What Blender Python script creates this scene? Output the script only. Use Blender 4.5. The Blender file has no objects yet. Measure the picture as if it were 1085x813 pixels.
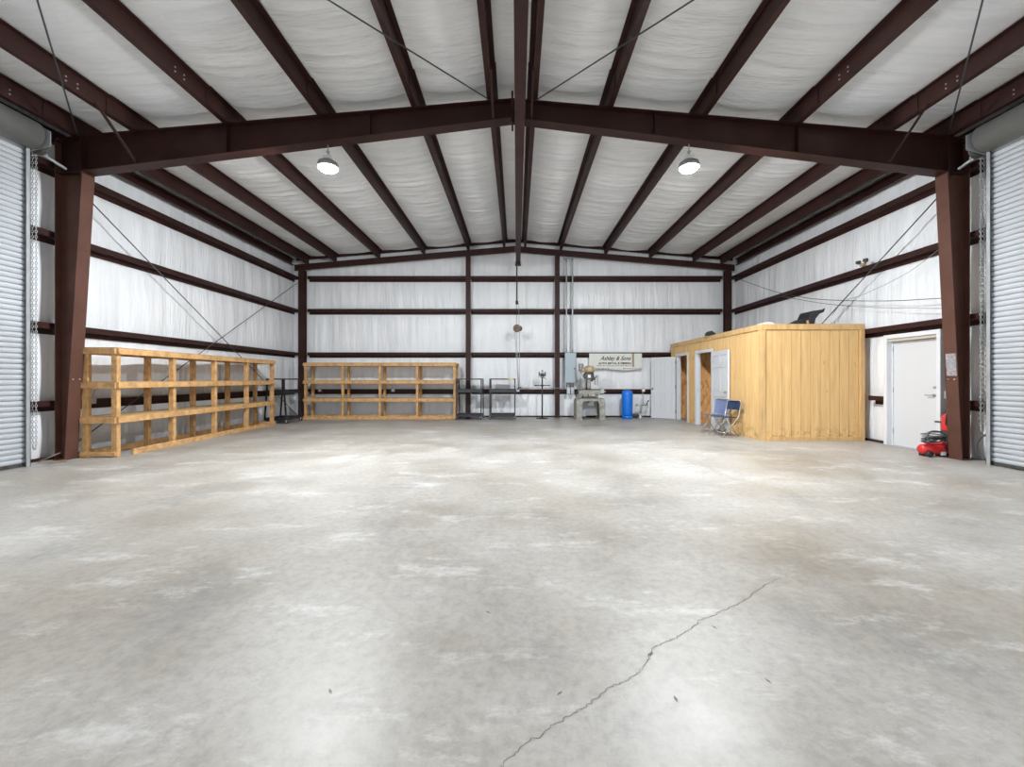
import bpy, bmesh, math, random
from mathutils import Vector, Matrix
random.seed(7)
S = bpy.context.scene
C = S.collection
PI = math.pi

# ------------------------------------------------------------------ camera
F, HX, HY, EYE = 437.0, 547.5, 401.5, 1.31          # focal length in px, principal point, eye height
cam_d = bpy.data.cameras.new('camera'); cam = bpy.data.objects.new('camera', cam_d); C.objects.link(cam)
cam.location = (0, 0, EYE); cam.rotation_euler = (PI/2, 0, 0)
cam_d.sensor_width = 36; cam_d.lens = F/1085*36
cam_d.shift_x = -5/1085; cam_d.shift_y = -5/1085
cam_d.clip_start = .05; cam_d.clip_end = 200
S.camera = cam
def X(px, d): return (px-HX)/F*d
def Z(py, d): return EYE+(HY-py)/F*d

# ------------------------------------------------------------------ materials
def mat(name, col, rough=.6, metal=0, spec=.5, noise=None, bump=None, build=None):
    m = bpy.data.materials.new(name); m.use_nodes = True
    nt = m.node_tree; b = nt.nodes['Principled BSDF']
    b.inputs['Base Color'].default_value = (*col, 1)
    b.inputs['Roughness'].default_value = rough
    b.inputs['Metallic'].default_value = metal
    b.inputs['Specular IOR Level'].default_value = spec
    tc = nt.nodes.new('ShaderNodeTexCoord')
    def nz(scale, stretch=(1,1,1), detail=4, rough_=.55):
        mp = nt.nodes.new('ShaderNodeMapping'); mp.inputs['Scale'].default_value = stretch
        nt.links.new(tc.outputs['Object'], mp.inputs['Vector'])
        n = nt.nodes.new('ShaderNodeTexNoise'); n.inputs['Scale'].default_value = scale
        n.inputs['Detail'].default_value = detail; n.inputs['Roughness'].default_value = rough_
        nt.links.new(mp.outputs['Vector'], n.inputs['Vector'])
        return n.outputs['Fac']
    def ramp(fac, stops):
        r = nt.nodes.new('ShaderNodeValToRGB'); nt.links.new(fac, r.inputs['Fac'])
        e = r.color_ramp.elements
        while len(e) < len(stops): e.new(.5)
        for k, (p, c) in enumerate(stops):
            e[k].position = p; e[k].color = (*c, 1) if len(c) == 3 else c
        return r.outputs['Color']
    def mix(a, b_, fac, mode='MIX'):
        x = nt.nodes.new('ShaderNodeMix'); x.data_type = 'RGBA'; x.blend_type = mode
        if isinstance(fac, (int, float)): x.inputs[0].default_value = fac
        else: nt.links.new(fac, x.inputs[0])
        for s, v in ((6, a), (7, b_)):
            if isinstance(v, tuple): x.inputs[s].default_value = (*v, 1)
            else: nt.links.new(v, x.inputs[s])
        return x.outputs[2]
    def bmp(h, strength, dist=.02, prev=None):
        n = nt.nodes.new('ShaderNodeBump'); n.inputs['Strength'].default_value = strength
        n.inputs['Distance'].default_value = dist
        nt.links.new(h, n.inputs['Height'])
        if prev: nt.links.new(prev, n.inputs['Normal'])
        nt.links.new(n.outputs['Normal'], b.inputs['Normal'])
        return n.outputs['Normal']
    if noise:                                        # (scale, stretch, amount)
        sc, st, am = noise
        lo = tuple(c*(1-am) for c in col); hi = tuple(min(1, c*(1+am)) for c in col)
        nt.links.new(ramp(nz(sc, st), [(.3, lo), (.7, hi)]), b.inputs['Base Color'])
    if bump:
        sc, st, am = bump
        bmp(nz(sc, st), am)
    if build: build(nt, b, nz, ramp, mix, bmp, tc)
    return m

def b_concrete(nt, b, nz, ramp, mix, bmp, tc):
    base = ramp(nz(.55, (1, 1, 1), 8, .62), [(.30, (.24, .215, .18)), (.44, (.345, .32, .284)), (.55, (.405, .383, .352)), (.70, (.49, .47, .44))])
    warm = mix(base, (.36, .305, .24), ramp(nz(.33, (1, 1, 1), 5, .6), [(.50, (0, 0, 0)), (.72, (.55, .55, .55))]))
    dark = mix(warm, (.22, .222, .225), ramp(nz(.9, (1.3, .8, 1), 10, .76), [(.52, (0, 0, 0)), (.68, (.6, .6, .6))]))
    pale = mix(dark, (.64, .635, .625), ramp(nz(1.5, (.7, 1.6, 1), 10, .78), [(.54, (0, 0, 0)), (.64, (.55, .55, .55))]))
    fine = mix(pale, ramp(nz(16, (1, 1, 1), 8, .8), [(.34, (.66, .65, .63)), (.56, (1, 1, 1))]), .7, 'MULTIPLY')
    nt.links.new(fine, b.inputs['Base Color'])
    r = ramp(nz(1.1, (1, 1, 1), 6, .6), [(.3, (.34, .34, .34)), (.7, (.55, .55, .55))])
    nt.links.new(r, b.inputs['Roughness'])
    n = bmp(nz(3, (1, 1, 1), 5), .12, .03); bmp(nz(60, (1, 1, 1), 4), .08, .004, n)
M = {}
M['concrete'] = mat('concrete', (.5, .5, .48), .4, build=b_concrete)

def b_insul(stretch, fold, lo=(.78, .79, .80), hi=(.88, .885, .89)):
    def f(nt, b, nz, ramp, mix, bmp, tc):
        c = ramp(nz(1.1, (1, 1, 1), 5), [(.3, lo), (.7, hi)])
        c = mix(c, ramp(nz(5, stretch, 6, .65), [(.35, (.90, .90, .91)), (.6, (1, 1, 1))]), .7, 'MULTIPLY')
        nt.links.new(c, b.inputs['Base Color'])
        n = bmp(nz(3.2, stretch, 4, .6), fold, .12)
        bmp(nz(11, stretch, 5, .6), fold, .03, n)
    return f
M['wall_vinyl'] = mat('white_vinyl_insulation_wall', (.75, .76, .77), .30, build=b_insul((1, 1, .10), .55, (.85, .865, .885), (.91, .92, .935)))
M['roof_vinyl'] = mat('white_vinyl_insulation_roof', (.75, .76, .77), .42, build=b_insul((.22, 1.6, 1), .55))
M['seam'] = mat('seam_tape', (.80, .81, .82), .35)
M['steel_lit'] = mat('dark_red_primer_lit', (.100, .044, .031), .5, spec=.3, noise=(3, (1, 1, 1), .2), bump=(30, (1, 1, 1), .05))  # lit copy of the steel primer, brighter light on the columns put into colour
M['steel'] = mat('dark_red_primer_shaded', (.036, .013, .0105), .5, spec=.25, noise=(3, (1, 1, 1), .25), bump=(30, (1, 1, 1), .05))  # shaded copy of the same primer, shade on roof and wall steel included
M['bolt'] = mat('zinc_bolt', (.5, .48, .45), .4, .8)
M['galv'] = mat('galvanised_sheet', (.50, .52, .54), .38, .55, noise=(6, (1, 1, 1), .12))
M['hood'] = mat('galvanised_hood_shaded', (.20, .20, .19), .45, .3, noise=(3, (1, 1, 1), .15))  # galvanised roll, its shade put into this darker base colour
M['curtain'] = mat('grey_painted_door_slats', (.52, .54, .57), .45, .15, noise=(2, (1, 1, .3), .08))
M['pine'] = mat('pine_lumber', (.55, .315, .13), .65, noise=(5, (2, 2, 2), .28), bump=(25, (1, 1, 1), .12))
M['ply'] = mat('plywood_deck', (.42, .28, .13), .7, noise=(4, (1, 1, 1), .2))
def b_t111(nt, b, nz, ramp, mix, bmp, tc):
    c = ramp(nz(3.2, (5, 5, .35), 7, .6), [(.25, (.60, .36, .14)), (.45, (.72, .455, .19)), (.6, (.78, .51, .225)), (.78, (.84, .59, .29))])
    k = ramp(nz(4.2, (1, 1, .8), 3, .4), [(.70, (1, 1, 1)), (.76, (.62, .46, .32))])
    c = mix(c, k, .7, 'MULTIPLY')
    sep = nt.nodes.new('ShaderNodeSeparateXYZ'); nt.links.new(tc.outputs['Object'], sep.inputs[0])
    low = nt.nodes.new('ShaderNodeMapRange'); nt.links.new(sep.outputs[2], low.inputs[0])
    low.inputs[1].default_value = .02; low.inputs[2].default_value = .38; low.inputs[3].default_value = 1; low.inputs[4].default_value = 0
    mu = nt.nodes.new('ShaderNodeMath'); mu.operation = 'MULTIPLY'
    st = ramp(nz(7, (1, 1, 1), 7, .7), [(.48, (0, 0, 0)), (.62, (.75, .75, .75))])
    nt.links.new(low.outputs[0], mu.inputs[0]); nt.links.new(st, mu.inputs[1])
    c = mix(c, (.25, .15, .06), mu.outputs[0])
    nt.links.new(c, b.inputs['Base Color']); bmp(nz(30, (3, 3, .3), 4), .15, .004)
M['t111'] = mat('grooved_plywood_siding', (.66, .42, .17), .62, build=b_t111)
M['trimwood'] = mat('pine_trim', (.63, .40, .17), .6, noise=(4, (3, 3, .6), .18))
def b_osb(nt, b, nz, ramp, mix, bmp, tc):
    v = nt.nodes.new('ShaderNodeTexVoronoi'); v.inputs['Scale'].default_value = 16
    mp = nt.nodes.new('ShaderNodeMapping'); mp.inputs['Scale'].default_value = (1, 1, .45)
    nt.links.new(tc.outputs['Object'], mp.inputs['Vector']); nt.links.new(mp.outputs['Vector'], v.inputs['Vector'])
    s = nt.nodes.new('ShaderNodeSeparateColor'); nt.links.new(v.outputs['Color'], s.inputs[0])
    nt.links.new(ramp(s.outputs[0], [(0, (.62, .27, .08)), (.5, (.86, .43, .15)), (1, (.93, .56, .25))]), b.inputs['Base Color'])
M['osb'] = mat('osb_board', (.7, .35, .12), .6, build=b_osb)
M['white'] = mat('white_paint', (.70, .71, .73), .38, noise=(2, (1, 1, 1), .03))
M['door_white'] = mat('white_door_paint', (.63, .64, .66), .42)
M['beige'] = mat('beige_reveal', (.50, .48, .42), .5)
M['black'] = mat('black_steel', (.018, .018, .022), .4, noise=(8, (1, 1, 1), .3))
M['rubber'] = mat('black_rubber', (.02, .02, .02), .6)
M['panel'] = mat('grey_panel_enamel', (.36, .42, .46), .4, .1)
M['conduit'] = mat('conduit_metal', (.42, .44, .46), .35, .6)
M['iron'] = mat('grey_cast_iron', (.30, .29, .255), .6, .1, noise=(9, (1, 1, 1), .3))
M['iron_dark'] = mat('dark_cast_iron', (.07, .068, .062), .5, .2, noise=(12, (1, 1, 1), .4))
M['tan'] = mat('tan_enamel', (.42, .32, .20), .45)
M['motor'] = mat('grey_motor', (.30, .30, .30), .45, .3)
M['blue'] = mat('blue_tank_paint', (.004, .17, .70), .35)
M['red'] = mat('red_paint', (.62, .03, .03), .3)
M['chair_blue'] = mat('blue_chair_pad', (.13, .17, .30), .5)
M['chair_navy'] = mat('navy_chair_pad', (.015, .03, .08), .55)
M['tube'] = mat('chair_tube', (.45, .41, .34), .35, .6)
M['hose'] = mat('dark_hose', (.06, .07, .075), .45)
M['banner'] = mat('cream_banner', (.72, .72, .67), .6, noise=(6, (1, 1, 1), .05))
M['tape'] = mat('brown_tape', (.36, .28, .20), .6)
M['ink'] = mat('black_ink', (.03, .03, .035), .7)
M['ink_grey'] = mat('grey_ink', (.22, .22, .23), .7)
M['crack'] = mat('crack_dirt', (.17, .14, .11), .9)
M['yellow'] = mat('yellow_tape', (.75, .62, .08), .5)
M['brass'] = mat('brass', (.55, .40, .16), .3, .9)
M['label'] = mat('grey_label', (.30, .28, .30), .6, noise=(40, (1, 1, 1), .5))
M['paper'] = mat('white_sheet', (.8, .8, .78), .7)
M['wire'] = mat('dark_wire', (.06, .06, .065), .5)
M['wood_old'] = mat('weathered_wood', (.22, .16, .11), .8, noise=(10, (1, 1, 1), .3))
def emis(name, col, s):
    m = mat(name, col, .4); b = m.node_tree.nodes['Principled BSDF']
    b.inputs['Emission Color'].default_value = (*col, 1); b.inputs['Emission Strength'].default_value = s
    return m

# ------------------------------------------------------------------ mesh helpers
class MB:
    def __init__(s): s.v = []; s.f = []; s.sm = []
    def add(s, vs, fs, smooth=False):
        n = len(s.v); s.v += [tuple(p) for p in vs]; s.f += [tuple(i+n for i in f) for f in fs]; s.sm += [smooth]*len(fs); return s
    def box(s, x0, x1, y0, y1, z0, z1):
        x0, x1 = sorted((x0, x1)); y0, y1 = sorted((y0, y1)); z0, z1 = sorted((z0, z1))
        vs = [(x, y, z) for z in (z0, z1) for y in (y0, y1) for x in (x0, x1)]
        return s.add(vs, [(0, 2, 3, 1), (4, 5, 7, 6), (0, 1, 5, 4), (2, 6, 7, 3), (0, 4, 6, 2), (1, 3, 7, 5)])
    def prism(s, pts, axis, a, b):                    # polygon pts extruded along an axis: 'x' pts=(y,z), 'y' pts=(x,z), 'z' pts=(x,y)
        ar = sum(pts[i][0]*pts[(i+1) % len(pts)][1]-pts[(i+1) % len(pts)][0]*pts[i][1] for i in range(len(pts)))
        def P(p, t): return {'x': (t, p[0], p[1]), 'y': (p[0], t, p[1]), 'z': (p[0], p[1], t)}[axis]
        n = len(pts); vs = [P(p, a) for p in pts]+[P(p, b) for p in pts]
        fs = [tuple(range(n))[::-1], tuple(range(n, 2*n))]+[(i, (i+1) % n, n+(i+1) % n, n+i) for i in range(n)]
        flip = (ar < 0) ^ (axis == 'y') ^ (b < a)
        if flip: fs = [f[::-1] for f in fs]
        return s.add(vs, fs)
    def bar(s, p, q, w, h=None, up=(0, 0, 1)):        # rectangular bar between two points
        h = h or w; p = Vector(p); q = Vector(q); d = (q-p).normalized()
        u = Vector(up)
        if abs(d.dot(u)) > .98: u = Vector((0, 1, 0))
        sd = d.cross(u).normalized(); u = sd.cross(d)
        vs = [c+sd*(a*w/2)+u*(b*h/2) for c in (p, q) for a, b in ((-1, -1), (1, -1), (1, 1), (-1, 1))]
        return s.add(vs, [(0, 3, 2, 1)[::-1], (4, 7, 6, 5), (0, 4, 5, 1), (1, 5, 6, 2), (2, 6, 7, 3), (3, 7, 4, 0)])
    def tube(s, pts, r, n=8, closed=False, caps=True):
        pts = [Vector(p) for p in pts]; m = len(pts); rs = r if isinstance(r, (list, tuple)) else [r]*m
        d0 = (pts[1]-pts[0]).normalized(); u = Vector((0, 0, 1)) if abs(d0.z) < .9 else Vector((1, 0, 0))
        u = (u-d0*u.dot(d0)).normalized(); vs = []
        for i, p in enumerate(pts):
            a = pts[(i-1) % m] if (i or closed) else p; b = pts[(i+1) % m] if (i < m-1 or closed) else p
            d = (b-a).normalized(); u = (u-d*u.dot(d)).normalized(); w = d.cross(u)
            vs += [p+(u*math.cos(t*2*PI/n)+w*math.sin(t*2*PI/n))*rs[i] for t in range(n)]
        fs = []
        for i in range(m if closed else m-1):
            j = (i+1) % m
            fs += [(i*n+t, i*n+(t+1) % n, j*n+(t+1) % n, j*n+t) for t in range(n)]
        s.add(vs, fs, True)
        if caps and not closed:
            k = len(s.v)-m*n
            s.f += [tuple(k+t for t in range(n))[::-1], tuple(k+(m-1)*n+t for t in range(n))]; s.sm += [False]*2
        return s
    def lathe(s, prof, c=(0, 0, 0), axis='z', n=24):  # prof = [(radius, height)]
        vs = []
        for r, h in prof:
            for t in range(n):
                a, b = r*math.cos(2*PI*t/n), r*math.sin(2*PI*t/n)
                v = {'z': (a, b, h), 'x': (h, a, b), 'y': (b, h, a)}[axis]
                vs.append((v[0]+c[0], v[1]+c[1], v[2]+c[2]))
        fs = [(i*n+t, i*n+(t+1) % n, (i+1)*n+(t+1) % n, (i+1)*n+t) for i in range(len(prof)-1) for t in range(n)]
        s.add(vs, fs, True); k = len(s.v)-len(vs)
        if prof[0][0] > 1e-4: s.f.append(tuple(k+t for t in range(n))[::-1]); s.sm.append(False)
        if prof[-1][0] > 1e-4: s.f.append(tuple(k+(len(prof)-1)*n+t for t in range(n))); s.sm.append(False)
        return s
    def build(s, name, m, parent=None, world=False, bevel=0):
        me = bpy.data.meshes.new(name)
        off = Vector(parent['_o']) if (world and parent is not None) else Vector((0, 0, 0))
        me.from_pydata([tuple(Vector(v)-off) for v in s.v], [], s.f)
        me.polygons.foreach_set('use_smooth', s.sm); me.materials.append(m if not isinstance(m, str) else M[m]); me.update()
        o = bpy.data.objects.new(name, me); C.objects.link(o)
        if parent is not None: o.parent = parent
        if bevel:
            b = o.modifiers.new('bevel', 'BEVEL'); b.width = bevel; b.segments = 2; b.limit_method = 'ANGLE'
        return o
def tag(o, label, cat, group=None):
    o['label'] = label; o['category'] = cat
    if group: o['group'] = group
    return o
def thing(name, label, cat, loc=(0, 0, 0), rz=0, group=None):
    o = bpy.data.objects.new(name, None); C.objects.link(o); o.location = loc; o.rotation_euler = (0, 0, rz)
    o.empty_display_size = .1; o['_o'] = tuple(loc); return tag(o, label, cat, group)
def struct(o): o['kind'] = 'structure'; return o
def solo(mb, name, m, label, cat, loc, group=None, bevel=0):    # a one-mesh thing whose vertices are given in world space
    mb.v = [tuple(Vector(v)-Vector(loc)) for v in mb.v]
    o = mb.build(name, m, bevel=bevel); o.location = loc; return tag(o, label, cat, group)
def dup(root, loc, rz, label, group=None):
    r = root.copy(); C.objects.link(r); r.location = loc; r.rotation_euler = (0, 0, rz); r['label'] = label
    for ch in list(root.children):
        c = ch.copy(); C.objects.link(c); c.parent = r
        for g in ch.children:
            d = g.copy(); C.objects.link(d); d.parent = c
    return r
def chain_mb(p, q, pitch=.040, lr=.012, wr=.0042):
    mb = MB(); p = Vector(p); q = Vector(q); L = (q-p).length; d = (q-p)/L; n = int(L/pitch)
    a = d.orthogonal().normalized(); b = d.cross(a)
    for i in range(n):
        c = p+d*((i+.5)*pitch); s = a if i % 2 else b; t = b if i % 2 else a
        pts = [c+d*(math.cos(k*PI/3)*pitch*.62)+s*(math.sin(k*PI/3)*lr) for k in range(6)]
        mb.tube(pts, wr, 4, closed=True)
    return mb
def rope(pts, n=24):                                  # smooth curve through points
    pts = [Vector(p) for p in pts]; out = []
    P = [pts[0]*2-pts[1]]+pts+[pts[-1]*2-pts[-2]]
    for i in range(1, len(P)-2):
        for k in range(n):
            t = k/n; a, b, c, d = P[i-1:i+3]
            out.append(.5*((2*b)+(c-a)*t+(2*a-5*b+4*c-d)*t*t+(3*b-a-3*c+d)*t**3))
    return out+[pts[-1]]

# ------------------------------------------------------------------ main dimensions (metres; y runs away from the camera)
XC, HALF = -.07, 7.60
XL, XR, YB, YF = XC-HALF, XC+HALF, 14.20, -7.5
def ZT(x): return 5.82-.085*abs(x-XC)                 # top of rafters
def ZR(x): return ZT(x)+.268                          # roof insulation
PUR = [.33, 1.55, 3.07, 4.59, 6.08, 7.03]
YM = 6.72                                             # main frame line
GZ = [4.72, 3.60, 2.12, .87]                          # girt heights
GD = .18                                              # girt depth

# floor
n = 60; mb = MB(); mb.box(XL-.3, XR+.3, YF, YB+.3, -.15, 0)
floor = struct(mb.build('floor', 'concrete'))
cp = [(826, 612), (819, 617), (806, 622), (795, 632), (781, 641), (768, 646), (757, 652), (741, 658), (733, 667), (724, 672), (714, 677), (702, 682), (693, 686), (690, 693), (686, 701), (680, 709),
      (674, 715), (663, 723), (655, 725), (645, 728), (637, 737), (625, 746), (612, 754), (600, 761), (588, 768), (575, 779), (560, 786), (548, 797), (536, 806), (528, 816)]
pts = []
for px, py in cp:
    d = EYE*F/(py-HY); pts.append(Vector((X(px, d), d, .0012)))
fine = []
for a, b in zip(pts, pts[1:]):
    for k in range(5):
        p = a.lerp(b, k/5); fine.append(p+Vector((random.uniform(-1, 1), random.uniform(-1, 1), 0))*.008)
vs = []; fs = []
for i, p in enumerate(fine):
    t = fine[min(i+1, len(fine)-1)]-fine[max(i-1, 0)]; nn = Vector((-t.y, t.x, 0)).normalized(); w = random.uniform(.0009, .0026)
    if i in (64, 65, 66): w = .008
    vs += [p+nn*w, p-nn*w]
    if i: fs.append((2*i-2, 2*i-1, 2*i+1, 2*i))
cr = MB().add(vs, fs).build('crack', 'crack', floor); cr['label'] = 'long jagged hairline crack in the concrete'
for k, (px, py) in enumerate([(593, 735), (814, 722), (716, 741), (517, 649), (757, 665), (350, 733), (630, 528)]):
    d = EYE*F/(py-HY); x = X(px, d); a = random.uniform(0, PI); L = .02
    MB().add([(x-L*math.cos(a), d-L*math.sin(a), .0012), (x+.006*math.sin(a), d-.006*math.cos(a), .0012), (x+L*math.cos(a), d+L*math.sin(a), .0012), (x-.006*math.sin(a), d+.006*math.cos(a), .0012)],
             [(0, 1, 2, 3)]).build('floor_chip', 'crack', floor)

# ceiling: insulation blanket sagging between the purlins, with a fold at each seam
def sgn_pur():
    L = sorted([XC-p for p in PUR]+[XC+p for p in PUR]+[XL, XR]); return L
PL = sgn_pur()
def ceil_z(x, y):
    for a, b in zip(PL, PL[1:]):
        if a <= x <= b: break
    t = (x-a-.09)/(b-a-.18); t = min(max(t, 0), 1)
    w = b-a; sag = 4*t*(1-t)
    ph = (y-.35) % .914; e = min(ph, .914-ph)
    fold = math.exp(-(e/.05)**2)
    h = .060*min(w, 1.5)/1.5*sag*(1+.25*math.sin(y*1.7+a*3)) + min(w, 1.5)/1.5*sag*(.030*math.exp(-((e-.10)/.06)**2) - .042*math.exp(-(e/.030)**2))
    h += .006*math.sin(y*19+3*math.sin(x*2.1+a*7))*sag
    return ZR(x)-max(h, 0)
xs = []
for a, b in zip(PL, PL[1:]):
    k = max(4, int((b-a-.18)/.11)); xs += [a]+[a+.09+(b-a-.18)*i/k for i in range(k+1)]
xs += [XR]; xs = sorted([x for x in xs if abs(x-XC) > .02]+[XC])
ys = [YF+i*.055 for i in range(int((YB-YF)/.055)+1)]+[YB]
vs = [(x, y, ceil_z(x, y)) for y in ys for x in xs]; nx = len(xs)
fs = [(j*nx+i, (j+1)*nx+i, (j+1)*nx+i+1, j*nx+i+1) for j in range(len(ys)-1) for i in range(nx-1)]
ceil = struct(MB().add(vs, fs, True).build('ceiling', 'roof_vinyl'))
# roof sheet above it (gives the roof its thickness)
MB().prism([(XL-.2, ZR(XL)+.02), (XC, ZR(XC)+.02), (XR+.2, ZR(XR)+.02), (XR+.2, ZR(XR)+.12), (XC, ZR(XC)+.12), (XL-.2, ZR(XL)+.12)], 'y', YF, YB+.2).build('roof_sheet', 'galv', ceil)

# walls: vinyl faced blankets, billowing a little between the girts
def billow(s, z, seed):
    g = sorted([0]+GZ+[5.4]); 
    for a, b in zip(g, g[1:]):
        if a <= z <= b: break
    t = (z-a)/(b-a); t = min(max(t, 0), 1); k = 4*t*(1-t)
    ph = (s+seed) % .914; e = min(ph, .914-ph)
    return k*(.035*(.4+.6*math.sin(PI*ph/.914))+.012*math.sin(s*3.1+seed)+.007*math.sin(s*17+z*1.5+3*math.sin(s*1.3)))+.004*(1-math.exp(-(e/.02)**2))
def wall(name, P, s0, s1, top, seed):
    ns = int((s1-s0)/.07); nz_ = 54; vs = []
    for i in range(ns+1):
        s = s0+(s1-s0)*i/ns
        for j in range(nz_+1):
            z = top(s)*j/nz_; vs.append(P(s, billow(s, z, seed), z))
    fs = [(i*(nz_+1)+j, (i+1)*(nz_+1)+j, (i+1)*(nz_+1)+j+1, i*(nz_+1)+j+1) for i in range(ns) for j in range(nz_)]
    return fs, vs
def mkwall(name, P, s0, s1, top, seed, flip):
    fs, vs = wall(name, P, s0, s1, top, seed)
    if flip: fs = [f[::-1] for f in fs]
    return struct(MB().add(vs, fs, True).build(name, 'wall_vinyl'))
wl = mkwall('wall_left', lambda s, b, z: (XL+b, s, z), YF, YB, lambda s: ZR(XL)+.01, .2, True)
wr = mkwall('wall_right', lambda s, b, z: (XR-b, s, z), YF, YB, lambda s: ZR(XR)+.01, .5, False)
wb = mkwall('wall_back', lambda s, b, z: (s, YB-b, z), XL, XR, lambda s: ZR(s)+.01, .1, False)
# outer sheeting gives the walls their thickness
MB().box(XL-.12, XL-.02, YF, YB+.12, -.1, ZR(XL)).build('outer_sheeting', 'galv', wl)
MB().box(XR+.02, XR+.12, YF, YB+.12, -.1, ZR(XR)).build('outer_sheeting', 'galv', wr)
MB().prism([(XL, -.1), (XR, -.1), (XR, ZR(XR)), (XC, ZR(XC)), (XL, ZR(XL))], 'y', YB+.02, YB+.12).build('outer_sheeting', 'galv', wb)
# front wall behind the photographer with the big open doorway
mb = MB()
mb.box(XL, XL+1.6, YF-.1, YF, 0, ZR(XL)); mb.box(XR-1.6, XR, YF-.1, YF, 0, ZR(XR))
mb.prism([(XL+1.6, 4.3), (XR-1.6, 4.3), (XR-1.6, ZR(XR-1.6)), (XC, ZR(XC)), (XL+1.6, ZR(XL+1.6))], 'y', YF-.1, YF)
struct(mb.build('wall_front', 'wall_vinyl'))
# base angles
struct(MB().box(XL+.03, XR-.03, YB-.10, YB-.045, 0, .045).build('baseboard_back', 'steel'))
struct(MB().box(XL+.045, XL+.10, YF, YB-.11, 0, .045).build('baseboard_left', 'steel'))
struct(MB().box(XR-.10, XR-.045, 8.25, YB-.11, 0, .045).build('baseboard_right', 'steel'))
# rake angle where the back wall meets the roof
mb = MB()
for sg in (-1, 1):
    x1 = XC+sg*7.45
    p = [(XC, ZR(XC)-.01), (x1, ZR(x1)-.01), (x1, ZR(x1)-.10), (XC, ZR(XC)-.10)]
    mb.prism(p, 'y', YB-.12, YB-.06)
struct(mb.build('trim_1', 'steel'))

# ------------------------------------------------------------------ steelwork
def zsec_y(x, z0, y0, y1, s):                         # Z purlin along y: web at x, bottom flange towards s
    t = .006; f = .075; h = .25
    mb = MB(); mb.box(x-t/2, x+t/2, y0, y1, z0, z0+h)
    mb.box(x+s*t/2, x+s*f, y0, y1, z0, z0+t); mb.box(x-s*t/2, x-s*f, y0, y1, z0+h-t, z0+h)
    mb.box(x+s*(f-t), x+s*f, y0, y1, z0+t, z0+.02)
    return mb
ordn = ['first', 'second', 'third', 'fourth', 'fifth', 'sixth', 'seventh']
bolt0 = None
def bolt(parent, loc, axis):
    """small hex bolt head; loc relative to the parent"""
    global bolt0
    if bolt0 is None:
        me = MB().lathe([(.012, 0), (.012, .008), (.0, .010)], n=6); bolt0 = me.build('bolt', 'bolt', parent); o = bolt0
    else:
        o = bolt0.copy(); C.objects.link(o); o.parent = parent
    o.location = loc
    o.rotation_euler = {'x': (0, PI/2, 0), '-x': (0, -PI/2, 0), '-y': (PI/2, 0, 0), '-z': (PI, 0, 0)}[axis]
    return o
for side, sg in (('left', -1), ('right', 1)):
    for k, p in enumerate(PUR):
        x = XC+sg*p; z = ZT(x)+.001
        near = (' nearest the ridge' if k == 0 else ', the lowest before the eave' if k == 5 else '')
        for bay, (y0, y1), dx in (('near', (-1.0, YM+.55), 0), ('far', (YM-.55, YB-.13), -sg*.012)):
            t = thing('roof_purlin', f'{ordn[k]} dark red purlin {side} of the ridge, {"near bay before" if bay=="near" else "far bay beyond"} the big rafter', 'roof beam',
                      (x+dx, y0, z), group=f'roof purlins in the {bay} bay')
            zsec_y(x+dx, z+(0 if bay == 'near' else .0065), y0, y1, sg).build('web', 'steel', t, world=True)
            if bay == 'near' and k >= 3:
                for yy in (YM-.5, YM-.35, YM-.95, YM-1.1):
                    for zz in (.07, .13):
                        bolt(t, (-sg*.003, yy-y0, zz), 'x' if sg < 0 else '-x')
    # eave strut
    x = XC+sg*7.44
    t = solo(MB().box(x-.05, x+.05, -1, YB-.32, ZT(x)-.06, ZT(x)-.054).box(x-.05, x+.05, -1, YB-.32, ZT(x)+.13, ZT(x)+.136).box(x-.003+sg*.047, x+.003+sg*.047, -1, YB-.32, ZT(x)-.054, ZT(x)+.13),
             'eave_strut', 'steel', f'dark red eave beam running along the top of the {side} wall', 'roof beam', (x, -1, ZT(x)-.06))

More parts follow.
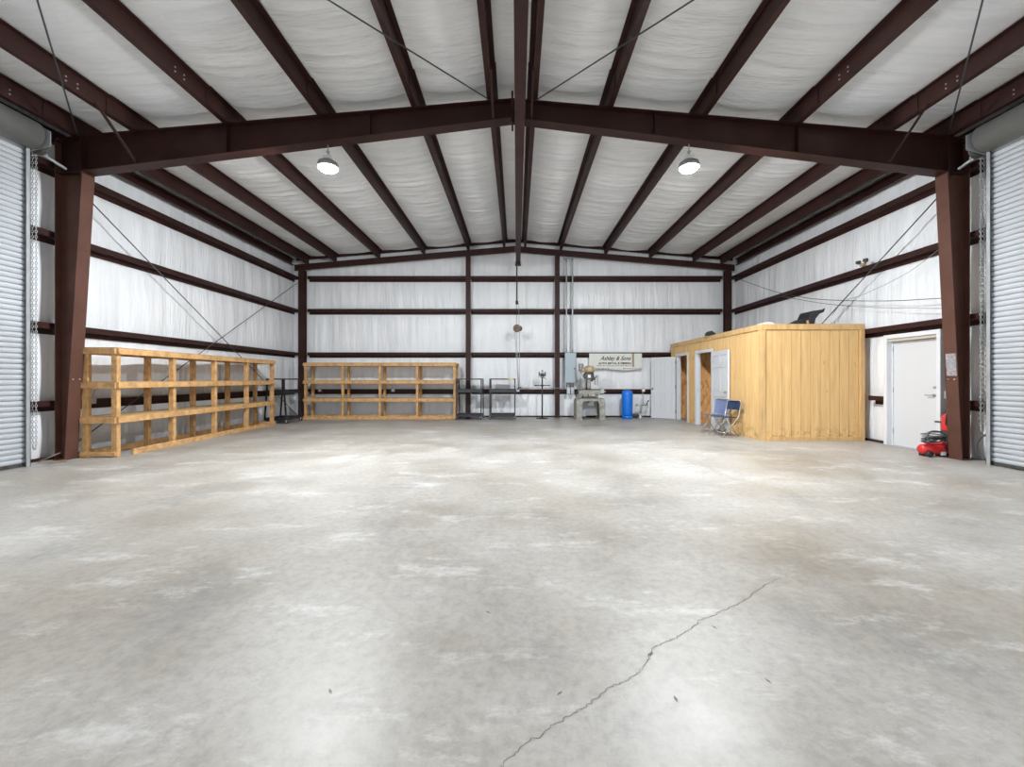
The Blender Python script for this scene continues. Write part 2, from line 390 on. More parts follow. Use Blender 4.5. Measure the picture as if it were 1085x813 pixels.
def plate_xz(mb, pts, y0, y1): return mb.prism(pts, 'y', y0, y1)
def zb(ax):                                           # underside of the main rafter at distance ax from centre
    return 5.51-(5.51-4.65)*ax/6.93
for side, sg in (('left', -1), ('right', 1)):
    xi_t, xi_b, xo = XC+sg*(6.92 if sg < 0 else 7.0), XC+sg*(7.20 if sg < 0 else 7.23), XC+sg*7.335
    t = thing('steel_column', f'tapered dark red steel column on the {side} side beside the roller door', 'column', (XC+sg*7.27, YM, 0), group='main frame columns')
    plate_xz(MB(), [(xi_t, 4.62), (xo, 4.62), (xo, .02), (xi_b, .02)], YM-.006, YM+.006).build('web', 'steel_lit', t, world=True)
    mb = MB(); a, b_ = (xi_t, xi_b)
    plate_xz(mb, [(a-sg*.014, 4.62), (a, 4.62), (b_, .02), (b_-sg*.014, .02)], YM-.1, YM+.1); mb.build('inner_flange', 'steel_lit', t, world=True)
    MB().box(xo, xo+sg*.014, YM-.1, YM+.1, .02, 5.13).build('outer_flange', 'steel_lit', t, world=True)
    MB().box(xi_b-sg*.03, xo+sg*.02, YM-.12, YM+.12, 0, .02).build('base_plate', 'steel_lit', t, world=True)
    # panel zone
    mb = MB(); plate_xz(mb, [(xi_t, 4.64), (xo, 4.64), (xo, ZT(xo)-.03), (xi_t, ZT(xi_t)-.03)], YM-.006, YM+.006)
    mb.box(xi_t, xo, YM-.1, YM+.1, 4.62, 4.64); plate_xz(mb, [(xi_t, ZT(xi_t)-.03), (xo, ZT(xo)-.03), (xo, ZT(xo)-.012), (xi_t, ZT(xi_t)-.012)], YM-.1, YM+.1)
    mb.box(xi_t-sg*.002, xi_t+sg*.016, YM-.11, YM+.11, 4.52, ZT(xi_t)-.03)
    mb.build('knee_panel', 'steel', t, world=True)
    for yy in (-.05, .05):
        bolt(t, (xi_b+sg*.0-t['_o'][0]+.0, yy, 1.3), 'x' if sg < 0 else '-x').location.x = (xi_b-sg*.014+(xi_t-xi_b)*1.28/4.6)-t['_o'][0]
    # rafter half
    t = thing('steel_rafter', f'deep dark red main rafter sloping up to the ridge, {side} half', 'roof beam', (XC+sg*6.92, YM, 4.65), group='halves of the big rafter')
    ra = 6.905 if sg < 0 else 6.985
    x0, x1 = XC+sg*ra, XC+sg*.012
    pb = [(x0, zb(ra)), (x1, zb(.012))]; pt = [(x0, ZT(x0)), (x1, ZT(x1))]
    plate_xz(MB(), [pb[0], pb[1], pt[1], pt[0]], YM-.005, YM+.005).build('web', 'steel', t, world=True)
    plate_xz(MB(), [pb[0], pb[1], (pb[1][0], pb[1][1]+.014), (pb[0][0], pb[0][1]+.014)], YM-.1, YM+.1).build('bottom_flange', 'steel', t, world=True)
    plate_xz(MB(), [pt[0], pt[1], (pt[1][0], pt[1][1]-.012), (pt[0][0], pt[0][1]-.012)], YM-.1, YM+.1).build('top_flange', 'steel', t, world=True)
    MB().box(x1, x1-sg*.014 if sg < 0 else XC+.0005, YM-.1, YM+.1, 5.40, 5.93) if False else MB().box(XC+sg*.0005, XC+sg*.016, YM-.11, YM+.11, 5.41, 5.93).build('splice_plate', 'steel', t, world=True)
    for zz in (5.44, 5.90):
        bolt(t, (XC+sg*.016-t['_o'][0], -.07, zz-4.65), 'x' if sg > 0 else '-x')
    for sx in (2.3, 4.6):
        xx = XC+sg*sx; MB().box(xx-.004, xx+.004, YM-.09, YM-.006, zb(sx)+.02, ZT(xx)-.014).build('stiffener', 'steel', t, world=True)
    # flange braces
    for p_ in (6.08, .33):
        xx = XC+sg*p_+(-sg*.02)
        solo(MB().bar((xx, YM-.72, ZT(xx)+.02), (xx, YM-.08, zb(p_)+.03), .035, .006).bar((xx+.016, YM-.72, ZT(xx)+.03), (xx+.016, YM-.08, zb(p_)+.04), .005, .03), 'flange_brace', 'steel',
             f'thin diagonal brace under the big rafter, {side} side {"near the column" if p_>3 else "at the peak"}', 'brace', (xx, YM-.08, zb(p_)+.03), 'braces under the big rafter')
    # end wall rafter
    t = thing('end_rafter', f'dark red rafter lying against the back wall, {side} half', 'roof beam', (XC+sg*7.4, YB-.30, 4.96), group='halves of the end wall rafter')
    xa, xb_ = XC+sg*7.42, XC+sg*.001
    za, zb_ = ZT(xa)-.03, ZT(xb_)-.03
    plate_xz(MB(), [(xa, za), (xb_, zb_), (xb_, zb_-.2), (xa, za-.2)], YB-.30, YB-.24).build('web', 'steel', t, world=True)
# end wall columns
for nm, x, w, extra in (('left corner', -7.235, .22, 'beside the wooden rack'), ('left middle', -1.64, .15, 'left of the hanging hoist'), ('right middle', 1.37, .15, 'between the hoist and the grey panel'), ('right corner', 7.115, .22, 'behind the wooden office')):
    top = ZT(x)-.235
    mb = MB(); y0 = YB-.34
    mb.box(x-w/2, x+w/2, y0, y0+.012, 0, top).box(x-.004, x+.004, y0+.012, y0+.13, 0, top).box(x-w/2, x+w/2, y0+.13, y0+.14, 0, top)
    solo(mb, 'wall_column', 'steel', f'slim dark red {nm} column of the back wall, {extra}', 'column', (x, YB-.27, 0), 'back wall columns')
# girts
def girt(axis, c, inner, outer, z, a, b, label, group):
    """Z girt: inner flange up, web flat, outer flange down. c unused"""
    t = .006; h = .088; mb = MB(); s = 1 if outer > inner else -1
    def bx(p0, p1, z0, z1):
        if axis == 'y': mb.box(p0, p1, a, b, z0, z1)
        else: mb.box(a, b, p0, p1, z0, z1)
    bx(inner, inner+s*t, z, z+h); bx(inner, outer, z-t, z); bx(outer-s*t, outer, z-h, z-t); bx(inner+s*t, inner+s*.02, z+h-t, z+h)
    loc = (inner, a, z) if axis == 'y' else (a, inner, z)
    return solo(mb, 'wall_girt', 'steel', label, 'wall rail', loc, group)
lev = ['topmost', 'second', 'third', 'lowest']
GI_L, GI_R, GI_B = XL+GD, XR-GD, YB-GD
GZR = [4.72, 3.60, 2.27, .87]
for k in range(4):
    girt('y', 0, GI_L, XL+.03, GZ[k], 6.30, YB-.02, f'{lev[k]} dark red horizontal girt along the left wall', 'girts on the left wall')
    if k < 3: girt('y', 0, GI_R, XR-.03, GZR[k], 6.38, YB-.02, f'{lev[k]} dark red horizontal girt along the right wall{" running over the white door" if k==2 else ""}', 'girts on the right wall')
    for nm, a, b in (('left', -7.12, -1.72), ('middle', -1.56, 1.29), ('right', 1.45, 7.00)):
        girt('x', 0, GI_B, YB-.03, GZ[k], a, b, f'{lev[k]} dark red girt across the {nm} bay of the back wall', 'girts on the back wall')
girt('y', 0, GI_R, XR-.03, .87, 8.24, 8.62, 'short lowest girt between the wooden office and the white door', 'girts on the right wall')
girt('y', 0, GI_R, XR-.03, .87, 6.38, 7.0, 'short lowest girt behind the right column by the roller door', 'girts on the right wall')
solo(MB().box(GI_R, XR-.05, 6.93, 7.04, 0, 2.25).box(GI_R+.0, GI_R-.012, 6.95, 6.96, 0, 2.25), 'jamb_stud', 'steel', 'dark red upright stud between the white door and the right column', 'stud', (GI_R, 6.98, 0))

# trolley beam under the ridge
bx_ = .045
t = thing('trolley_beam', 'long brown steel trolley beam hanging under the ridge along the middle', 'beam', (bx_, 13.75, 5.11))
MB().box(bx_-.075, bx_+.075, -1, 13.75, 5.11, 5.124).build('bottom_flange', 'steel', t, world=True)
MB().box(bx_-.075, bx_+.075, -1, 13.75, 5.456, 5.47).build('top_flange', 'steel', t, world=True)
MB().box(bx_-.005, bx_+.005, -1, 13.75, 5.124, 5.456).build('web', 'steel', t, world=True)
MB().box(bx_-.10, bx_+.10, 13.62, 13.70, 5.06, 5.105).box(bx_-.1, bx_-.085, 13.62, 13.70, 5.06, 5.2).box(bx_+.085, bx_+.1, 13.62, 13.70, 5.06, 5.2).build('end_stop', 'iron_dark', t, world=True)
MB().box(bx_-.05, bx_+.05, YM-.06, YM+.06, 5.47, 5.505).build('hanger_clip', 'steel', t, world=True)

# chain hoist
hd = 13.45; hx = X(547.5, hd)+.005
t = thing('chain_hoist', 'chain hoist with round block hanging from the end of the trolley beam', 'hoist', (hx, hd, 5.1))
MB().box(hx-.06, hx+.13, hd-.03, hd+.03, 4.99, 5.02).box(hx-.04, hx-.025, hd-.03, hd+.03, 5.02, 5.1).box(hx+.1, hx+.115, hd-.03, hd+.03, 5.02, 5.1).build('trolley', 'iron_dark', t, world=True)
MB().tube([(hx, hd, 4.99), (hx, hd, 3.85)], .022, 8).tube([(hx, hd, 3.85), (hx, hd, 3.74)], .045, 8).build('rod', 'black', t, world=True)
chain_mb((hx-.01, hd, 3.78), (hx-.01, hd, 3.06)).build('load_chain', 'black', t, world=True)
chain_mb((hx+.055, hd, 3.78), (hx+.075, hd, 3.06)).build('load_chain', 'conduit', t, world=True)
bz = Z(348, hd)
MB().lathe([(.0, -.07), (.10, -.07), (.125, -.04), (.125, .04), (.10, .07), (0, .07)], (hx, hd, bz), 'y').lathe([(0, -.085), (.05, -.085), (.05, -.06)], (hx, hd, bz), 'y').build('block', 'wood_old', t, world=True)
MB().lathe([(.0, -.06), (.08, -.06), (.09, .04), (0, .06)], (hx+.09, hd+.02, bz), 'y').build('gear_case', 'iron_dark', t, world=True)
for dx, dx2 in ((-.07, .05), (-.02, .06), (.085, .08)):
    MB().tube([(hx+dx, hd, bz-.08), (hx+dx2, hd, 1.02)], .009, 5).build('hand_chain', 'conduit', t, world=True)
MB().tube(rope([(hx+.07, hd, 1.04), (hx+.07, hd, .99), (hx+.03, hd, .96), (hx+.03, hd, 1.0)], 6), .014, 6).build('hook', 'iron_dark', t, world=True)

# bracing rods
def rod(name, p, q, r, label, cat='brace rod', m='wire', mid=None):
    pts = [p, q] if not mid else rope([p, *mid, q])
    return solo(MB().tube(pts, r, 6), name, m, label, cat, tuple(p))
rod('brace_rod', (XL+.27, 6.9, 4.56), (XL+.27, YB-.25, .05), .011, 'thin steel rod sloping down across the left wall to the back corner')
rod('brace_rod', (XL+.245, 6.9, .20), (XL+.245, YB-.25, 4.55), .011, 'thin steel rod rising across the left wall behind the wooden rack')
rod('brace_rod', (XR-.27, 6.9, 4.58), (XR-.27, 9.9, 2.56), .011, 'thin steel rod sloping down the right wall to the office roof')
rod('brace_rod', (-.42, 6.6, ZT(0)-.05), (-4.35, 2.2, ZT(-4.35)-.05), .010, 'roof brace rod running from the peak towards the near left')
rod('brace_rod', (.30, 6.6, ZT(0)-.05), (4.2, 2.2, ZT(4.2)-.05), .010, 'roof brace rod running from the peak towards the near right')
rod('brace_rod', (-6.98, 6.55, 5.20), (-3.03, 2.0, ZT(-3.03)-.06), .010, 'roof brace rod rising from the head of the left column')
rod('brace_rod', (6.86, 6.55, 5.20), (2.86, 2.0, ZT(2.86)-.06), .010, 'roof brace rod rising from the head of the right column')
def rw(px, py, x=XR-.24):                              # point on the right wall seen at a pixel
    d = x*F/(px-HX); return (x, d, Z(py, d))
rod('wire_or_rod_shadow', rw(777.5, 294), rw(1000, 316), .007, 'upper dark wire sagging along the right wall above the office', 'wire', 'wire', [rw(800, 302), rw(821, 309), rw(850, 315), rw(880, 318), rw(940, 319)])
rod('wire_or_rod_shadow', rw(828, 314, XR-.22), rw(1000, 327, XR-.22), .006, 'lower thin grey wire sagging along the right wall above the office', 'wire', 'ink_grey', [rw(875, 322, XR-.22), rw(930, 326, XR-.22)])
rod('wire_or_rod_shadow', rw(998, 262, XR-.21), rw(882, 334, XR-.21), .005, 'shadow of the brace rod modelled as a grey strand dropping to the office roof', 'wire', 'ink_grey', [rw(960, 290, XR-.21), rw(915, 312, XR-.21), rw(893, 320, XR-.21)])  # grey tube stands in for the shadow the rod casts on the wall

# ------------------------------------------------------------------ high bay lamps
def lamp(x, y, z, label, strength, name='high_bay_lamp'):
    t = thing(name, label, 'ceiling lamp', (x, y, z), group='round high bay lamps')
    MB().lathe([(.05, .019), (.150, .019), (.150, -.008), (.160, -.008), (.160, .05), (.11, .075), (.085, .12), (0, .12)], n=32).build('housing', 'motor', t)
    mb = MB()
    for k in range(20):
        a = k*2*PI/20; c, s_ = math.cos(a), math.sin(a)
        mb.bar((c*.10, s_*.10, .085), (c*.15, s_*.15, .065), .006, .03)
    mb.build('cooling_fins', 'motor', t)
    MB().box(-.065, .065, -.045, .045, .125, .19).build('driver_box', 'white', t)
    MB().tube([(0, 0, .19), (0, 0, .25)], .012, 8).lathe([(.03, .25), (.03, .27), (0, .27)]).build('hanger', 'galv', t)
    m = emis('lamp_lens_glow', (.93, .97, 1.0), strength)
    MB().lathe([(0, -.072), (.06, -.066), (.105, -.046), (.135, -.015), (.147, .018), (0, .018)], n=32).build('lens', m, t)
    return t
for (x, y, lab, st) in ((X(347.6, 6.75), 6.75, 'glowing round lamp under the left half of the big rafter', 2100),
                        (X(730, 6.75), 6.75, 'brighter glowing round lamp under the right half of the big rafter', 2200)):
    lz = 4.765
    L = lamp(x, y, lz, lab, st)
    ztop = zb(abs(x-XC))
    # stem up to the rafter
    MB().tube([(0, 0, .27), (0, 0, ztop-lz)], .010, 8).build('stem', 'galv', L)
for x in (-3.1, 2.9):
    lamp(x, -.9, 4.8, f'round lamp in the roof behind the photographer, {"left" if x<0 else "right"}', 330)

# ------------------------------------------------------------------ roller doors (kept as the room's doors)
def roller(no, sg, y1, y0):
    xw = XC+sg*7.28                                     # curtain plane
    d_ = thing(f'door_{no}', '', '', (xw, (y0+y1)/2, 0)); del d_['label']; del d_['category']; d_['kind'] = 'structure'
    # corrugated curtain
    prof = []; z = .05
    while z < 4.75:
        prof += [(xw+sg*.012, z), (xw-sg*.010, z+.008), (xw-sg*.020, z+.036), (xw-sg*.016, z+.064), (xw-sg*.004, z+.070), (xw+sg*.012, z+.072)]; z += .078
    vs = [(x, y, zz) for (x, zz) in prof for y in (y0+.02, y1-.02)]
    fs = [(2*i, 2*i+1, 2*i+3, 2*i+2) for i in range(len(prof)-1)]
    if sg > 0: fs = [f[::-1] for f in fs]
    c = MB().add(vs, fs); c.build('slat_curtain', 'curtain', d_, world=True)
    MB().box(xw-.02, xw+.02, y0+.02, y1-.02, .012, .06).build('bottom_bar', 'iron_dark', d_, world=True)
    for yy in (y0, y1):
        MB().box(xw-sg*.075, xw+sg*.06, yy-.004, yy+.004, 0, 4.82).box(xw-sg*.075, xw-sg*.069, yy-.05, yy+.004, 0, 4.82).box(xw+sg*.05, xw+sg*.058, yy-.06, yy+.05, 0, 4.82).build('guide_rail', 'galv', d_, world=True)
        br = MB().prism([(xw-sg*.36, 4.80), (xw+sg*.06, 4.70), (xw+sg*.06, 5.12), (xw-sg*.10, 5.16), (xw-sg*.36, 5.02)], 'y', yy+.012, yy+.022).build('end_bracket', 'galv', d_, world=True)
    ax = xw-sg*.13; az = 4.94
    MB().lathe([(.0, y0+.03), (.205, y0+.03), (.205, y1-.03), (0, y1-.03)], (ax, 0, az), 'y', 32).build('hood', 'hood', d_, world=True)
    MB().tube([(ax, y1-.03, az), (ax, y1+.10, az)], .03, 12).build('axle', 'iron_dark', d_, world=True)
    MB().lathe([(0, y1+.04), (.12, y1+.04), (.12, y1+.055), (.10, y1+.06), (.10, y1+.075), (.12, y1+.08), (.12, y1+.095), (0, y1+.095)], (ax, 0, az-.12), 'y', 24).build('chain_wheel', 'iron_dark', d_, world=True)
    MB().box(ax-sg*.05, xw+sg*.05, y1+.11, y1+.135, 4.72, 4.75).bar((ax, y1+.12, 4.73), (ax-sg*.02, YM-.13, 4.66), .03, .03).build('bracket_arm', 'galv', d_, world=True)
    for dx in (.0, .055):
        chain_mb((ax+sg*(.05+dx), y1+.068, 4.8), (ax+sg*(.05+dx), y1+.068, .30 if sg < 0 else .55)).build('hand_chain', 'galv', d_, world=True)
    MB().tube(rope([(ax+sg*.05, y1+.068, .32 if sg < 0 else .57), (ax+sg*.06, y1+.068, .25 if sg < 0 else .5), (ax+sg*.09, y1+.068, .25 if sg < 0 else .5), (ax+sg*.105, y1+.068, .32 if sg < 0 else .57)], 6), .008, 6).build('chain_end', 'galv', d_, world=True)
    return d_
dl = roller(1, -1, 6.17, 2.5)
dr = roller(2, 1, 6.27, 2.6)

# ------------------------------------------------------------------ white walk door in the right wall
d3 = thing('door_3', '', '', (GI_R, 7.65, 0)); del d3['label']; del d3['category']; d3['kind'] = 'structure'
fx = GI_R-.06
mb = MB()
mb.box(fx, XR-.05, 8.13, 8.20, 0, 2.17).box(fx, XR-.05, 7.10, 7.17, 0, 2.17).box(fx, XR-.05, 7.17, 8.13, 2.09, 2.17)
mb.box(fx+.10, fx+.125, 8.105, 8.13, 0, 2.09).box(fx+.10, fx+.125, 7.17, 7.195, 0, 2.09)
mb.build('door_frame', 'white', d3, world=True, bevel=.006)
MB().box(fx+.03, XR-.10, 7.17, 8.13, 2.035, 2.088).build('header_reveal', 'beige', d3, world=True)
MB().box(fx+.11, fx+.15, 7.20, 8.10, .015, 2.03).build('door_leaf', 'door_white', d3, world=True, bevel=.004)
h = MB().lathe([(.0, 0), (.03, 0), (.028, -.012), (0, -.012)], (fx+.11, 7.30, 1.02), 'x').tube([(fx+.10, 7.30, 1.02), (fx+.055, 7.30, 1.02), (fx+.05, 7.34, 1.02), (fx+.05, 7.42, 1.02)], .011, 8).build('lever_handle', 'conduit', d3, world=True)
MB().lathe([(.0, 0), (.026, 0), (.022, -.015), (0, -.015)], (fx+.11, 7.30, 1.16), 'x').build('deadbolt', 'conduit', d3, world=True)
for zz in (.25, 1.05, 1.85): MB().tube([(fx+.105, 8.10, zz), (fx+.105, 8.10, zz+.1)], .009, 8).build('hinge', 'conduit', d3, world=True)
MB().box(fx, XR-.06, 7.10, 8.20, 0, .014).build('threshold', 'galv', d3, world=True)

# ------------------------------------------------------------------ wooden racks
def rack(label, loc, rz, gap, group):
    t = thing('lumber_rack', label, 'storage rack', loc, rz, group)
    L, D = 4.92, .56; st = 1.21
    for i in range(5):
        x = .04+i*st
        for y0 in (0, D-.095):
            MB().box(x-.037, x+.037, y0, y0+.089, .0, 1.80 if True else 0).build('post', 'pine', t, bevel=.004)
    tops = (1.82, 1.25, .67)
    for k, z in enumerate(tops):
        MB().box(0, L, -.038, -.001, z-.10, z).build('front_rail', 'pine', t, bevel=.004)
        MB().box(0, L, D-.005, D+.033, z-.10, z).build('rear_rail', 'pine', t, bevel=.004)
        for x in (-.036, L+.0):
            MB().box(x, x+.036, .0, D-.006, z-.10, z-.003).build('end_rail', 'pine', t, bevel=.004)
        MB().box(.001, L-.001, .0, D-.006, z+.0005, z+.013).build('deck', 'ply', t)
    MB().box(gap, L, -.038, -.001, 0, .10).build('front_rail', 'pine', t, bevel=.004)
    MB().box(0, L, D-.005, D+.033, 0, .10).build('rear_rail', 'pine', t, bevel=.004)
    for x in (-.036, L): MB().box(x, x+.036, .0, D-.006, .03, .09).build('end_rail', 'pine', t, bevel=.004)
    return t
rack('long open rack of pine lumber standing along the left wall', (-6.655, 6.86, 0), math.radians(93.1), .28, 'pine storage racks')
rack('long open rack of pine lumber standing against the back wall', (-6.90, 13.37, 0), 0, 0, 'pine storage racks')

# ------------------------------------------------------------------ black steel carts
def cart(label, loc, rz):
    t = thing('steel_cart', label, 'cart', loc, rz, 'black steel carts')
    w, a, b_ = .40, .25, .32; r = .016
    mb = MB()
    for y in (-a, a): mb.bar((-w, y, 1.30), (w, y, 1.30), .036)
    for x in (-w, w): mb.bar((x, -a, 1.30), (x, a, 1.30), .036)
    mb.build('top_frame', 'black', t)
    MB().box(-w+.01, w-.01, -a+.01, a-.01, 1.288, 1.296).build('top_sheet', 'black', t)
    for sx in (-1, 1):
        for sy in (-1, 1):
            MB().bar((sx*w, sy*a, 1.30), (sx*w, sy*a, .95), .036).bar((sx*w, sy*a, .96), (sx*w, sy*b_, .10), .036).build('leg', 'black', t)
            c = MB().box(sx*w-.02, sx*w+.02, sy*b_-.02, sy*b_+.02, .095, .105).box(sx*w-.022, sx*w-.016, sy*b_-.015, sy*b_+.015, .035, .1).box(sx*w+.016, sx*w+.022, sy*b_-.015, sy*b_+.015, .035, .1).build('caster', 'galv', t)
            MB().lathe([(0, -.014), (.045, -.014), (.045, .014), (0, .014)], (sx*w, sy*b_, .046), 'x', 16).build('wheel', 'rubber', c)
    mb = MB().box(-w, w, -a-.005, a+.005, .885, .893)
    for y in (-a-.01, a+.005): mb.box(-w, w, y, y+.006, .87, .975)
    for x in (-w-.005, w): mb.box(x, x+.006, -a-.005, a+.005, .87, .975)
    mb.build('middle_tray', 'black', t)
    q = b_-.01; mb = MB().box(-w, w, -q, q, .10, .108)
    for y in (-q-.006, q): mb.box(-w, w, y, y+.006, .09, .17)
    for x in (-w-.005, w): mb.box(x, x+.006, -q, q, .09, .17)
    mb.build('bottom_tray', 'black', t)
    return t
c0 = cart('black steel cart beside the right end of the back wall rack', (X(498, 13.45), 13.45, 0), math.radians(-2))
c1 = dup(c0, (X(532.6, 13.5), 13.5, 0), 0, 'black steel cart nearest the hanging hoist chain, yellow mark on top')
MB().box(.18, .36, -.269, -.2655, 1.288, 1.314).build('yellow_mark', 'yellow', c1)
c2 = dup(c0, (-7.03, 12.42, 0), PI/2, 'black steel cart in the left corner beyond the long rack')

# ------------------------------------------------------------------ pedestal stand
d = 13.6; x = X(574.5, d)
t = thing('pedestal_stand', 'black pedestal stand with crossbar and small grinder head by the back wall', 'stand', (x, d, 0))
MB().lathe([(.21, 0), (.21, .015), (.06, .03), (.04, .06), (0, .06)]).build('base', 'black', t)
MB().tube([(0, 0, .05), (0, 0, 1.36)], .022, 12).build('pole', 'black', t)
MB().tube([(-.27, 0, 1.09), (.27, 0, 1.09)], .014, 8).lathe([(.04, 1.06), (.04, 1.12)], n=16).build('crossbar', 'black', t)
MB().box(-.06, .06, -.05, .05, 1.34, 1.37).lathe([(0, -.07), (.055, -.07), (.06, 0), (.055, .07), (0, .07)], (0, 0, 1.44), 'x', 20).build('head', 'iron_dark', t)
for sx in (-1, 1): MB().lathe([(0, -.015), (.075, -.015), (.075, .015), (0, .015)], (sx*.10, 0, 1.47), 'x', 20).build('grinding_wheel', 'iron_dark', t)
MB().box(-.03, .03, -.05, -.03, 1.52, 1.60).tube([(.05, -.03, 1.36), (.12, -.05, 1.30)], .012, 6).build('tool_rest', 'iron', t)

# ------------------------------------------------------------------ electrical panel
d = YB-.38; x0, x1 = X(598.6, d), X(610.6, d)
t = thing('breaker_panel', 'tall grey electrical panel mounted on the back wall by the milling machine', 'electrical panel', ((x0+x1)/2, GI_B-.1, 1.17))
MB().box(x0, x1, d, GI_B-.003, 1.17, 2.18).build('cabinet', 'panel', t, world=True, bevel=.008)
MB().box(x0+.015, x1-.015, d-.012, d-.001, 1.19, 2.16).build('door', 'panel', t, world=True, bevel=.003)
MB().box(x1-.09, x1-.03, d-.025, d-.013, 1.63, 1.67).build('latch', 'iron_dark', t, world=True)
for px, zb0 in ((601, 1.02), (604.3, 1.03), (607.6, 1.0)):
    xx = X(px, d); MB().tube([(xx, d+.06, 1.17), (xx, d+.06, zb0)], .016, 8).build('conduit_stub', 'iron_dark', t, world=True)
for px in (602.5, 606.8):
    xx = X(px, d); MB().box(xx-.055, xx+.055, d+.02, d+.10, .80, 1.02).build('junction_box', 'conduit', t, world=True, bevel=.004)
for k, px in enumerate((599.9, 606.4)):
    xx = X(px+.6, d); zt = ZT(xx)-.37
    pts = rope([(xx, d+.09, 2.18), (xx, d+.09, 3.5), (xx, d+.09, zt-.12), (xx-.02, d+.05, zt), (xx-.12, d+.0, zt+.06)], 8) if k == 0 else rope([(xx, d+.09, 2.18), (xx, d+.09, 3.5), (xx, d+.09, zt-.08), (xx-.03, d+.05, zt+.02), (xx-.2, d, zt+.08)], 8)
    solo(MB().tube(pts, .026, 10), 'conduit_pipe', 'conduit', f'{"left" if k==0 else "right"} one of two conduit pipes rising from the grey panel', 'conduit', (xx, d+.09, 2.18), 'conduits above the grey panel')

# ------------------------------------------------------------------ milling machine on its stand
d = 13.28; cx = X(626, 13.0)
t = thing('milling_machine', 'old grey drill mill with tan head standing on a cast iron stand', 'milling machine', (cx, d, 0))
def arch(y0, y1):
    o = [(-.45, 0), (-.455, .60), (-.43, .66), (-.38, .68), (.38, .68), (.43, .66), (.455, .60), (.45, 0), (.28, 0), (.27, .50), (.22, .60), (-.22, .60), (-.27, .50), (-.28, 0)]
    return MB().prism([o[0], o[1], o[2], o[3], (-.22, .68), (-.22, .60), o[12], o[13]], 'y', y0, y1).prism([(-.22, .60), (-.22, .68), (.22, .68), (.22, .60)], 'y', y0, y1).prism([o[8], o[9], o[10], (.22, .68), o[4], o[5], o[6], o[7]], 'y', y0, y1)
arch(-.30, -.22).build('stand_frame', 'iron', t, bevel=.006)
arch(.22, .30).build('stand_frame', 'iron', t, bevel=.006)
MB().box(-.45, -.41, -.22, .22, .02, .66).box(.41, .45, -.22, .22, .02, .66).box(-.44, .44, -.22, .22, .64, .68).build('stand_side', 'iron', t)
for sx in (-1, 1):
    for sy in (-1, 1): MB().box(sx*.37-.11, sx*.37+.11, sy*.26-.06, sy*.26+.06, 0, .05).build('foot', 'iron', t, bevel=.008)
MB().box(-.30, .28, .10, .13, .12, .62).build('back_panel', 'motor', t)
MB().box(-.02, .16, .07, .099, .44, .60).build('label_plate', 'paper', t)
MB().box(-.33, -.12, -.08, .09, .10, .30).build('coolant_box', 'panel', t, bevel=.01)
MB().box(-.06, .02, .05, .099, .54, .62).build('switch_box', 'black', t)
MB().prism([(-.24, .68), (.24, .68), (.20, .75), (-.20, .75)], 'y', -.18, .20).build('machine_base', 'iron_dark', t, bevel=.01)
MB().box(-.20, -.12, -.17, -.05, .70, .84).box(.20, .28, -.10, .05, .68, .82).box(-.05, .05, -.16, .0, .75, .83).build('knee_slides', 'iron', t, bevel=.01)
tb = MB().box(-.36, .34, -.17, .10, .82, .93)
tb.box(-.36, .34, -.17, -.10, .93, .95).box(-.36, .34, -.06, -.01, .93, .95).box(-.36, .34, .03, .10, .93, .95); tb.build('work_table', 'iron', t, bevel=.006)
MB().tube([(-.36, -.03, .875), (-.43, -.03, .875)], .014, 8).tube([(-.43+0*k, -.03+.08*math.cos(k*PI/8), .80+.08*math.sin(k*PI/8)) for k in range(16)], .012, 6, closed=True).build('handwheel', 'iron_dark', t)
MB().box(.34, .46, -.10, .02, .84, .96).tube([(.46, -.04, .9), (.52, -.04, .9)], .02, 8).build('power_feed', 'galv', t, bevel=.01)
MB().lathe([(.13, .93), (.12, .97), (.075, 1.0), (.07, 1.55), (0, 1.55)], (-.03, .08, 0)).build('column', 'iron_dark', t)
MB().prism([(-.16, 1.24), (.10, 1.22), (.14, 1.36), (.12, 1.52), (-.10, 1.55), (-.20, 1.42)], 'y', -.14, .12).build('head', 'iron_dark', t, bevel=.03)
MB().lathe([(.055, 1.0), (.065, 1.06), (.065, 1.3), (0, 1.3)], (-.03, -.10, 0)).lathe([(.02, .97), (.03, 1.0), (.055, 1.02)], (-.03, -.10, 0)).build('quill', 'iron', t)
MB().lathe([(.0, 1.52), (.14, 1.52), (.155, 1.56), (.155, 1.67), (.11, 1.72), (0, 1.73)], (.0, -.06, 0)).lathe([(.0, 1.52), (.10, 1.52), (.11, 1.56), (.11, 1.64), (0, 1.66)], (-.16, .04, 0)).build('pulley_cover', 'tan', t)
MB().lathe([(.0, 1.56), (.07, 1.56), (.085, 1.59), (.085, 1.76), (.07, 1.80), (0, 1.80)], (-.26, .03, 0)).build('motor', 'motor', t)
MB().tube([(-.30, -.05, 1.55), (-.22, -.12, 1.32), (-.12, -.15, 1.22)], .022, 8).build('arm', 'galv', t)
for a in range(3):
    an = a*2*PI/3+.4; MB().tube([(.16, -.10, 1.30), (.17, -.10+.15*math.cos(an), 1.30+.15*math.sin(an))], .009, 6).lathe([(0, -.02), (.022, 0), (0, .02)], (.17, -.10+.16*math.cos(an), 1.30+.16*math.sin(an)), 'x', 10).build('feed_lever', 'iron_dark', t)
MB().tube([(.10, -.08, 1.30), (.17, -.08, 1.30)], .03, 10).tube([(.17, -.08, 1.30), (.24, -.14, 1.42), (.23, -.14, 1.08)], .008, 6).build('feed_shaft', 'iron_dark', t)
MB().box(-.07, .02, -.17, -.14, 1.34, 1.44).build('name_plate', 'paper', t)

